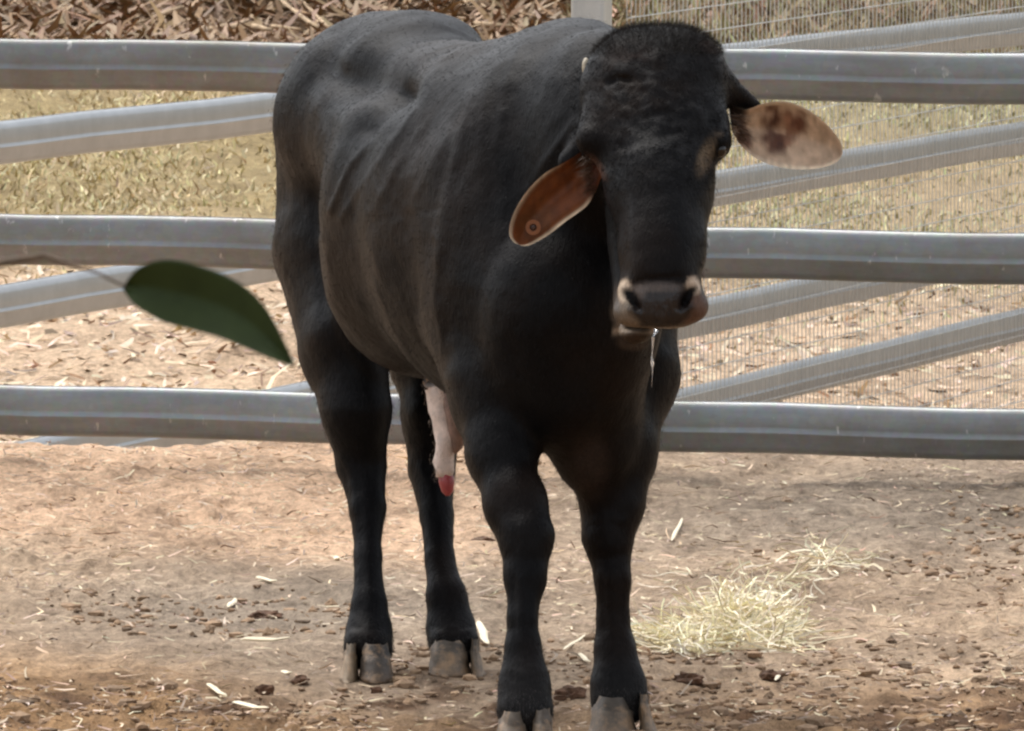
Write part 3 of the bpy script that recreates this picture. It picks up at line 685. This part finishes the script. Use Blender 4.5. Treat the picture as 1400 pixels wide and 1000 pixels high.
# colours that belong to the coat and skin
blk = np.array([.0082, .0081, .0088]); brn = np.array([.017, .0115, .0088]); cream = srgb(176, 158, 138); pad = srgb(62, 52, 48); tan = srgb(122, 104, 82)
C = np.tile(blk, (len(BV), 1)); nz = fbm(BV * 5, 3, 99)
def patch(cx, cy, rx, ry, soft=.5, rot=0):
    c_, s_ = math.cos(rot), math.sin(rot); ux = ((bx - cx) * c_ + (by - cy) * s_) / rx; uy = (-(bx - cx) * s_ + (by - cy) * c_) / ry
    return 1 - sstep(1 - soft, 1 + soft, np.hypot(ux, uy))
C = lerp(C, brn, np.clip(nz * .9 + patch(560, 290, 110, 90) * .9 + patch(660, 110, 90, 80) * .5 + patch(790, 630, 60, 60) * .9, 0, 1))
grey = np.array([.030, .029, .029]); C = lerp(C, grey, np.clip(sstep(860, 960, by) * .6, 0, 1))   # dusty pasterns
C = lerp(C, srgb(88, 74, 66), np.clip(patch(805, 640, 26, 40) * .35 * nearside, 0, 1))
mz = hd * 1.0
C = lerp(C, srgb(118, 92, 78), mz * patch(946, 424, 24, 24, .3) * .85)
C = lerp(C, cream * .55, mz * np.clip(patch(858, 426, 22, 24, .25) * .9 + np.exp(-((by - 451 + (bx - 900) * .03) / 6) ** 2) * (np.abs(bx - 898) < 62) * .95, 0, 1))
C = lerp(C, srgb(88, 78, 70), mz * patch(842, 415, 5, 26, .5) * .8)
C = lerp(C, cream * 1.5, mz * np.clip(patch(855, 399, 9, 17, .25) + patch(947, 392, 10, 14, .25), 0, 1))
C = lerp(C, pad * .5, mz * patch(904, 417, 44, 31, .14)); C = lerp(C, srgb(112, 100, 92), mz * np.clip(patch(897, 393, 36, 6, .6) + patch(874, 400, 8, 9, .6), 0, 1) * .7)
C = lerp(C, np.array([.004, .003, .003]), mz * np.clip(patch(864, 408, 8, 15, .3, -.5) + patch(940, 406, 8, 15, .3, .5), 0, 1))
C = lerp(C, cream, mz * np.exp(-((by - 451.5 + (bx - 900) * .02) / 3.2) ** 2) * (np.abs(bx - 893) < 54) * .9)
C = lerp(C, srgb(70, 58, 48), mz * patch(866, 468, 22, 12, .3) * (by > 454))
C = lerp(C, tan, mz * np.clip(patch(966, 212, 10, 28, .45, .35), 0, 1) * .8); C = lerp(C, np.array([.004, .0035, .003]), mz * patch(981, 203, 5, 16, .5, .25) * .9); C = lerp(C, srgb(104, 92, 80), mz * patch(984, 184, 6, 3, .5) * .7); C = lerp(C, srgb(120, 92, 80), mz * patch(816, 228, 7, 20, .4, -.6) * .8)
C = lerp(C, srgb(92, 70, 62), mz * patch(974, 62, 14, 9, .5) * .6); C = lerp(C, srgb(60, 48, 44), mz * patch(862, 72, 26, 16, .6) * .5)

bull = empty('bull', (float(np.mean(BV[:, 0])), 19.4, 0), 'young black bull facing the camera with drooping tan lined ears and muddy hooves', 'bull')
C = lerp(C, np.array([.018, .0178, .0188]), np.clip(hd * (.25 + 1.1 * fbm(np.stack([bx / 17, by / 13, 0 * bx], -1), 3, 131)) * patch(893, 150, 95, 110, .4), 0, .7))
C = lerp(C, np.array([.013, .0128, .0136]), np.clip(.9 * fbm(BV * [9, 9, 5], 3, 133) * (by < 560) * ~hd, 0, .8))
body = link_mesh('body', BV, BF, MAT_COAT, bull); colattr(body, np.clip(C, 0, 1))
wt = mz * np.clip(patch(904, 417, 44, 31, .14) + .4 * patch(858, 426, 22, 24, .25), 0, 1) * (1 - np.clip(patch(864, 408, 12, 19, .3, -.5) + patch(940, 406, 12, 19, .3, .5), 0, 1)); colattr(body, np.repeat(wt[:, None], 3, 1), 'wet')

def sphere(c_, r, name, mat, parent, sub=3):
    bm = bmesh.new(); bmesh.ops.create_icosphere(bm, subdivisions=sub, radius=1); v = np.array([q.co[:] for q in bm.verts]) * r + c_; f = [[q.index for q in t.verts] for t in bm.faces]; bm.free()
    return link_mesh(name, v, f, mat, parent)
for q in ((812., 206., 18.620), (982.5, 205., 18.609)): sphere(P(*q), np.array([.0145, .0145, .0145]), 'eye', MAT_EYE, bull)
sphere(P(801., 92., 18.79), np.array([.007, .014, .017]), 'horn_bud', MAT_HORN, bull); sphere(P(980., 70., 18.78), np.array([.008, .014, .009]), 'horn_bud', MAT_HORN, bull)

def hairs(pts, dirs, length, width, name, parent, mat=MAT_HAIR, seed=0):
    n = len(pts); d = dirs + rng.normal(0, .28, dirs.shape); d /= np.linalg.norm(d, axis=1)[:, None]
    s_ = np.cross(d, rng.normal(0, 1, (n, 3))); s_ /= np.linalg.norm(s_, axis=1)[:, None]; s_ *= (width / 2)[:, None]; L = length[:, None]
    b = pts + d * L * .55; c_ = pts + d * L; c_[:, 2] -= .12 * length
    v = np.stack([pts - s_, pts + s_, b + s_ * .7, b - s_ * .7, c_], 1); k = np.arange(n)[:, None] * 5
    F_ = (k + [0, 1, 2, 3]).tolist() + (k + [3, 2, 4]).tolist()
    o = link_mesh(name, v.reshape(-1, 3), F_, mat, parent, smooth=False); return o
MAT_FRINGE = simple('ear_hair', srgb(92, 68, 50), .6, .4, 60, .1)
# ears
def spline(pts, n):
    pts = np.array(pts, float); m = len(pts); t = np.linspace(0, m - 1, n); out = []
    for q in t:
        i_ = min(int(q), m - 2); f_ = q - i_; p0, p1, p2, p3_ = pts[max(i_ - 1, 0)], pts[i_], pts[i_ + 1], pts[min(i_ + 2, m - 1)]
        out.append(.5 * (2 * p1 + (p2 - p0) * f_ + (2 * p0 - 5 * p1 + 4 * p2 - p3_) * f_ ** 2 + (3 * p1 - p0 - 3 * p2 + p3_) * f_ ** 3))
    return np.array(out)
def ear(up, low, Y0, Y1, cup, inner, rimc, spots, seed, twist=0):
    ns, ntt = 44, 26; U, Lw = spline(up, ns), spline(low, ns); V_, C_ = [], []
    for side in (0, 1):
        for i_ in range(ns):
            s_ = i_ / (ns - 1)
            for j in range(ntt):
                t = j / (ntt - 1); q = U[i_] * (1 - t) + Lw[i_] * t; wid = np.linalg.norm(U[i_] - Lw[i_])
                dep = cup * math.sin(math.pi * t) ** .8 * min(1, wid / 60) + .004 * math.sin(5 * math.pi * t + 1.5 * s_) * (1 - s_) * min(1, wid / 60)
                Yv = Y0 + (Y1 - Y0) * s_ + dep + twist * (t - .5) + (.006 * math.sin(math.pi * t) ** .5 + .002) * side
                Yv += .003 * math.sin(7 * t + 3 * s_) * (1 - s_)
                V_.append(P(float(q[0]), float(q[1]), Yv))
                if side: C_.append(blk * .9 if t < .985 else rimc * .3)
                else:
                    e = min(t, 1 - t) * wid; tipd = (1 - s_) * 90
                    e = min(e, tipd); k_ = float(sstep(7, 2.5, e)) if False else 1 - float(sstep(2.5, 6.5, e))
                    c_ = inner.copy()
                    for (cx, cy, rx, ry, cc_) in spots:
                        w = 1 - float(sstep(.3, 1.3, math.hypot((q[0] - cx) / rx, (q[1] - cy) / ry) + .45 * float(fbm(np.array([q[0] / 9 + seed * 9, q[1] / 16, 0.]), 2, 140)))); c_ = c_ * (1 - w) + cc_ * w
                    kr = k_ * float(sstep(.12, .3, s_)); c_ = c_ * (1 - kr) + rimc * kr
                    c_ = c_ * (1 - .0 * s_); C_.append(c_ * (1 + .22 * float(fbm(np.array([q[0] / 5, q[1] / 11, seed * 5.]), 2, 141))))
    m = ns * ntt; F_ = []
    idx = lambda sd_, a, b: sd_ * m + a * ntt + b
    for a in range(ns - 1):
        for b in range(ntt - 1):
            F_.append([idx(0, a, b), idx(0, a, b + 1), idx(0, a + 1, b + 1), idx(0, a + 1, b)]); F_.append([idx(1, a, b), idx(1, a + 1, b), idx(1, a + 1, b + 1), idx(1, a, b + 1)])
        for b in (0, ntt - 1): F_.append([idx(0, a, b), idx(0, a + 1, b), idx(1, a + 1, b), idx(1, a, b)])
    for b in range(ntt - 1):
        for a in (0, ns - 1): F_.append([idx(0, a, b), idx(0, a, b + 1), idx(1, a, b + 1), idx(1, a, b)])
    o = link_mesh('ear', np.array(V_), F_, MAT_EAR, bull); colattr(o, np.clip(np.array(C_), 0, 1)); return o
e1 = ear([(806, 200), (772, 222), (745, 237), (720, 262), (702, 292), (696, 318), (702, 331), (712, 335)],
         [(824, 238), (814, 262), (802, 282), (775, 302), (752, 320), (734, 331), (722, 336), (712, 336)],
         18.70, 18.66, .042, srgb(122, 66, 24), srgb(214, 190, 160), [(800, 215, 16, 16, np.array([.02, .012, .008])), (812, 250, 10, 30, srgb(88, 44, 26)), (730, 300, 28, 26, srgb(114, 66, 26))], 1)
e1['label'] = 'drooping ear with orange brown lining, pale rim and round tag'
e2 = ear([(996, 140), (1018, 150), (1046, 141), (1075, 139), (1104, 150), (1130, 170), (1148, 192), (1152, 208)],
         [(1000, 178), (1012, 198), (1034, 217), (1062, 228), (1092, 232), (1122, 230), (1144, 222), (1152, 210)],
         18.76, 18.73, .045, srgb(218, 192, 164), srgb(240, 220, 192), [(1000, 155, 28, 30, np.array([.02, .014, .012])), (1070, 170, 40, 30, srgb(180, 144, 114)), (1055, 170, 14, 26, srgb(84, 48, 32)), (1066, 194, 12, 16, srgb(92, 56, 38)), (1092, 166, 15, 22, srgb(104, 62, 42)), (1076, 172, 5, 30, srgb(150, 108, 82)), (1018, 190, 10, 22, srgb(120, 88, 70))], 2)
e2['label'] = 'ear held out sideways with pinkish tan lining'
def disc(c_, r0, r1, th, name, mat, parent, nrm_=(0, -1, 0)):
    V_, F_ = [], []; n = 24
    for yy, rr2 in ((0, r0), (-th, r0), (-th, r1), (-th * .3, r1)):
        for k in range(n): V_.append(c_ + np.array([rr2 * math.cos(2 * math.pi * k / n), yy, rr2 * math.sin(2 * math.pi * k / n)]))
    for q in range(3):
        for k in range(n): F_.append([q * n + k, q * n + (k + 1) % n, (q + 1) * n + (k + 1) % n, (q + 1) * n + k])
    F_.append([3 * n + k for k in range(n)]); return link_mesh(name, np.array(V_), F_, mat, parent, smooth=False)
for (pa, pb) in (((806, 214, 18.69), (812, 262, 18.70)), ((1002, 158, 18.75), (1012, 192, 18.75))):
    a_, b_ = P(float(pa[0]), float(pa[1]), pa[2]), P(float(pb[0]), float(pb[1]), pb[2]); n = 260; t = rng.random((n, 1)); q = a_ * (1 - t) + b_ * t + rng.normal(0, .004, (n, 3))
    sgn = -1. if pa[0] < 900 else 1.
    hairs(q, np.tile([sgn * .9, -.35, -.35], (n, 1)), rng.uniform(.012, .034, n), np.full(n, .0009), 'ear_fringe', bull, MAT_FRINGE)
tagc = P(729., 311., 18.676); tg = disc(tagc, M(10.5, 18.7), M(5.2, 18.7), .005, 'ear_tag', MAT_TAG, bull); sphere(tagc + [0, -.002, 0], np.array([M(4.6, 18.7), .002, M(4.6, 18.7)]), 'ear_tag_stud', MAT_TAGHOLE, bull, 2)

# hooves: two claws per foot
def claw(x0, x1, xb0, xb1, yt, yb, Y, dep, col):
    n = 20; V_, F_, C_ = [], [], []
    lv = [(-.3, 0, .7), (-.1, 0, .84), (.06, .0, .93), (.12, .04, .97), (.35, .25, .98), (.6, .5, 1.02), (.85, .8, 1.10), (1.0, 1, 1.14), (1.0, 1, .9)]
    for (t, bl, sc_) in lv:
        xa, xb = x0 + (xb0 - x0) * bl, x1 + (xb1 - x1) * bl; cx, rx = (xa + xb) / 2, (xb - xa) / 2
        ypx = yt + (yb - yt) * t
        for k in range(n):
            a = 2 * math.pi * k / n; ca, sa = math.cos(a), math.sin(a); e = 2 / 2.3
            ux = math.copysign(abs(ca) ** e, ca) * sc_; uy = math.copysign(abs(sa) ** e, sa)
            q = P(cx + rx * ux, ypx, Y); q[1] += uy * dep * (1 + .25 * t) - .02 * t
            if t >= 1: q[2] = min(q[2], .004)
            q = q + rng.normal(0, .0012, 3); V_.append(q); C_.append((col * (1 - .45 * (t < .1)) * rng.uniform(.8, 1.1)) * (1 - .6 * max(0, t - .55)) + srgb(150, 118, 86) * .6 * max(0, t - .55))
    for r in range(len(lv) - 1):
        for k in range(n): F_.append([r * n + k, (r + 1) * n + k, (r + 1) * n + (k + 1) % n, r * n + (k + 1) % n])
    F_.append([(len(lv) - 1) * n + k for k in range(n)][::-1])
    V_ = np.array(V_); V_[:, 2] = np.maximum(V_[:, 2], .0)
    o = link_mesh('hoof', V_, F_, MAT_HOOF, bull); colattr(o, np.clip(np.array(C_), 0, 1))
hl, hg, hdk = srgb(150, 132, 108), srgb(104, 92, 78), srgb(72, 64, 56)
claw(472, 489, 465, 488, 890, 930, 19.81, .05, hl); claw(492, 535, 494, 536, 890, 928, 19.80, .055, hdk)
claw(587, 640, 590, 641, 885, 922, 19.90, .055, hg); claw(643, 655, 645, 662, 884, 924, 19.90, .05, hg)
claw(681, 721, 677, 720, 983, 1029, 18.67, .055, hg * 1.3); claw(726, 756, 726, 760, 981, 1029, 18.67, .055, hg)
claw(808, 866, 806, 872, 964, 1010, 18.90, .06, hg); claw(872, 887, 879, 899, 960, 1006, 18.90, .05, hg)

# sheath
v, f = tube([P(606., 522., 19.50), P(607., 534., 19.49), P(607., 545., 19.49), P(609., 560., 19.485), P(611., 575., 19.48), P(611., 590., 19.475), P(610., 605., 19.47), P(608., 619., 19.47), P(607., 632., 19.47), P(607., 643., 19.467), P(608., 652., 19.465)],
            [.036, .034, .033, .030, .027, .023, .020, .0165, .0175, .017, .014], 22); v = v + .0055 * np.stack([fbm(v * 60, 2, 151 + q) for q in range(3)], -1); sh0 = v; sh = link_mesh('sheath', v, f, MAT_SHEATH, bull)
v, f = tube([P(622., 525., 19.47), P(624., 560., 19.46), P(626., 590., 19.455), P(625., 612., 19.455), P(622., 620., 19.455)], [.026, .024, .018, .010, .003], 14); link_mesh('sheath_fold', v, f, simple('shaded_fold_skin', srgb(120, 96, 84), .65, .3, 60, .4), bull)  # second flap; shade of the right side is put into its brown colour
v = []; dd = []
for _ in range(900):
    k_ = rng.integers(0, len(sh0)); v.append(sh0[k_] + rng.normal(0, .004, 3)); dd.append([rng.normal(0, .2), -.3, -1])
hairs(np.array(v), np.array(dd), rng.uniform(.003, .008, 900), np.full(900, .0006), 'sheath_hair', bull, simple('pale_hair', srgb(150, 132, 118), .6, .3, 60, .1))
v, f = tube([P(608., 646., 19.465), P(611., 660., 19.463), P(612., 672., 19.46), P(612., 678., 19.46)], [.0135, .0145, .011, .004], 14); link_mesh('sheath_tip', v, f, MAT_RED, bull)
# tail with switch
tp = [P(470., 62., 20.52), P(452., 110., 20.58), P(440., 200., 20.6), P(436., 300., 20.58), P(440., 400., 20.52), P(448., 470., 20.45)]
v, f = tube(tp, [.035, .03, .024, .02, .016, .014], 12); link_mesh('tail', v, f, MAT_HAIR, bull)

n = 120; q = np.array(tp[-1]) + rng.normal(0, .010, (n, 3)); hairs(q, np.tile([-.06, 0, -1.], (n, 1)), rng.uniform(.04, .10, n), np.full(n, .002), 'tail_switch', bull)
# curly poll hair and short fur over the head and silhouette
top = np.where(hd & (by < 75) & (BN[:, 2] > .1))[0]; pick = rng.choice(top, 15000)
fh = np.where(hd & (by > 60) & (by < 260) & (BN[:, 1] < -.2))[0]; pk = rng.choice(fh, 9000); ang = 3.2 * fbm(np.stack([bx[pk] / 16, by[pk] / 14, 0 * pk], -1), 2, 123)
fd = np.stack([np.sin(ang), 0 * ang, -np.cos(ang)], -1); fd = fd - BN[pk] * np.sum(fd * BN[pk], 1)[:, None] + BN[pk] * .15
fo = hairs(BV[pk] + rng.normal(0, .002, (9000, 3)), fd, rng.uniform(.004, .009, 9000), np.full(9000, .0007), 'forehead_hair', bull); tag(fo, kind='stuff'); dr = BN[pick] * .6 + rng.normal(0, .4, (15000, 3)) + [.1, -.1, .3]
hr = hairs(BV[pick] + rng.normal(0, .003, (15000, 3)), dr, rng.uniform(.006, .022, 15000) * (1.25 - by[pick] / 120), np.full(15000, .00045), 'poll_hair', bull, simple('poll_hair_brown', (.026, .023, .021), .7, .3, 60, .1, Specular_IOR_Level=.1)); tag(hr, kind='stuff')
nf = 90000; pick = rng.choice(len(BV), nf); flow = np.tile([-.1, .25, -1.0], (nf, 1)); onb = BV[pick, 2] > .55
flow[onb] = np.array([-.25, .75, -.55]); flow[hd[pick]] = [0, -.1, -1.]
nn = BN[pick]; flow = flow - nn * np.sum(flow * nn, 1)[:, None]; flow /= np.linalg.norm(flow, axis=1)[:, None] + 1e-9
light = (C[pick].mean(1) < .05); pick, flow, nn = pick[light], flow[light], nn[light]; nf = len(pick)
fur = hairs(BV[pick] + rng.normal(0, .003, (nf, 3)) - nn * .001, flow + nn * .2, rng.uniform(.004, .009, nf), np.full(nf, .0007), 'short_fur', bull, MAT_HAIR); tag(fur, kind='stuff')

cor = np.where((((by > 868) & (by < 892) & (BV[:, 1] > 19.5)) | ((by > 940) & (BV[:, 1] < 19.5))))[0]; pk = rng.choice(cor, 5000)
rf = hairs(BV[pk], np.tile([0, -.15, -1.], (5000, 1)) + BN[pk] * .35, rng.uniform(.003, .008, 5000), np.full(5000, .0005), 'pastern_hair', bull, simple('dusty_hair', (.05, .045, .04), .7, .3, 60, .1)); tag(rf, kind='stuff')
# drool strand
v, f = tube([P(897., 452., 18.385), P(893., 462., 18.38), P(892., 478., 18.38), P(891., 489., 18.38), P(892., 497., 18.38), P(892., 503., 18.38), P(892., 512., 18.38), P(891., 530., 18.38)],
            [.005, .0026, .0005, .0008, .0032, .0010, .0003, .0002], 8); link_mesh('drool_strand', v, f, MAT_SAL, bull)

# ------------------------------------------------------------------ near leaf on a twig
lp = P(290., 425., 6.0); plant = empty('leafy_shrub', (-.62, 6.0, 0), 'dark green pointed leaf on a shrub twig poking in from the left', 'plant')
def leaf(up, low, Y0, Y1):
    ns, ntt = 36, 15; U, Lw = spline(up, ns), spline(low, ns); V_ = []
    for side in (0, 1):
        for i_ in range(ns):
            for j in range(ntt):
                t = j / (ntt - 1); q = U[i_] * (1 - t) + Lw[i_] * t; s_ = i_ / (ns - 1)
                V_.append(P(float(q[0]), float(q[1]), Y0 + (Y1 - Y0) * s_ + .006 * (1 - abs(2 * t - 1)) + .0007 * side))
    m = ns * ntt; idx = lambda sd_, a, b: sd_ * m + a * ntt + b; F_ = []
    for a in range(ns - 1):
        for b in range(ntt - 1): F_.append([idx(0, a, b), idx(0, a, b + 1), idx(0, a + 1, b + 1), idx(0, a + 1, b)]); F_.append([idx(1, a, b), idx(1, a + 1, b), idx(1, a + 1, b + 1), idx(1, a, b + 1)])
        for b in (0, ntt - 1): F_.append([idx(0, a, b), idx(0, a + 1, b), idx(1, a + 1, b), idx(1, a, b)])
    return link_mesh('leaf', np.array(V_), F_, MAT_LEAF, plant)
leaf([(168, 392), (190, 366), (232, 355), (292, 370), (335, 392), (365, 423), (388, 465), (404, 500)],
     [(168, 396), (185, 418), (222, 440), (265, 452), (300, 462), (340, 478), (375, 493), (404, 502)], 6.02, 5.97)
v, f = tube([P(172., 394., 6.02), P(230., 398., 6.018), P(290., 415., 6.01), P(345., 450., 5.995), P(398., 497., 5.972)], [.0006, .0006, .0005, .0004, .0002], 6)
link_mesh('midrib', v, f, simple('leaf_midrib', (.06, .09, .03), .6, .1), plant)
tw = [P(175., 394., 6.02), P(130., 372., 6.03), P(60., 350., 6.05), P(-60., 370., 6.06)]
v, f = tube(tw, [.0007, .0009, .0018, .003], 8); link_mesh('twig', v, f, MAT_TWIG, plant)
tw2 = [P(-60., 370., 6.06), P(-320., 700., 6.05), np.array([-.6, 6.02, 1.0]), np.array([-.62, 6., -.01])]
v, f = tube(tw2, [.003, .006, .009, .012], 8); link_mesh('stem', v, f, MAT_TWIG, plant)
print('body verts', len(BV))
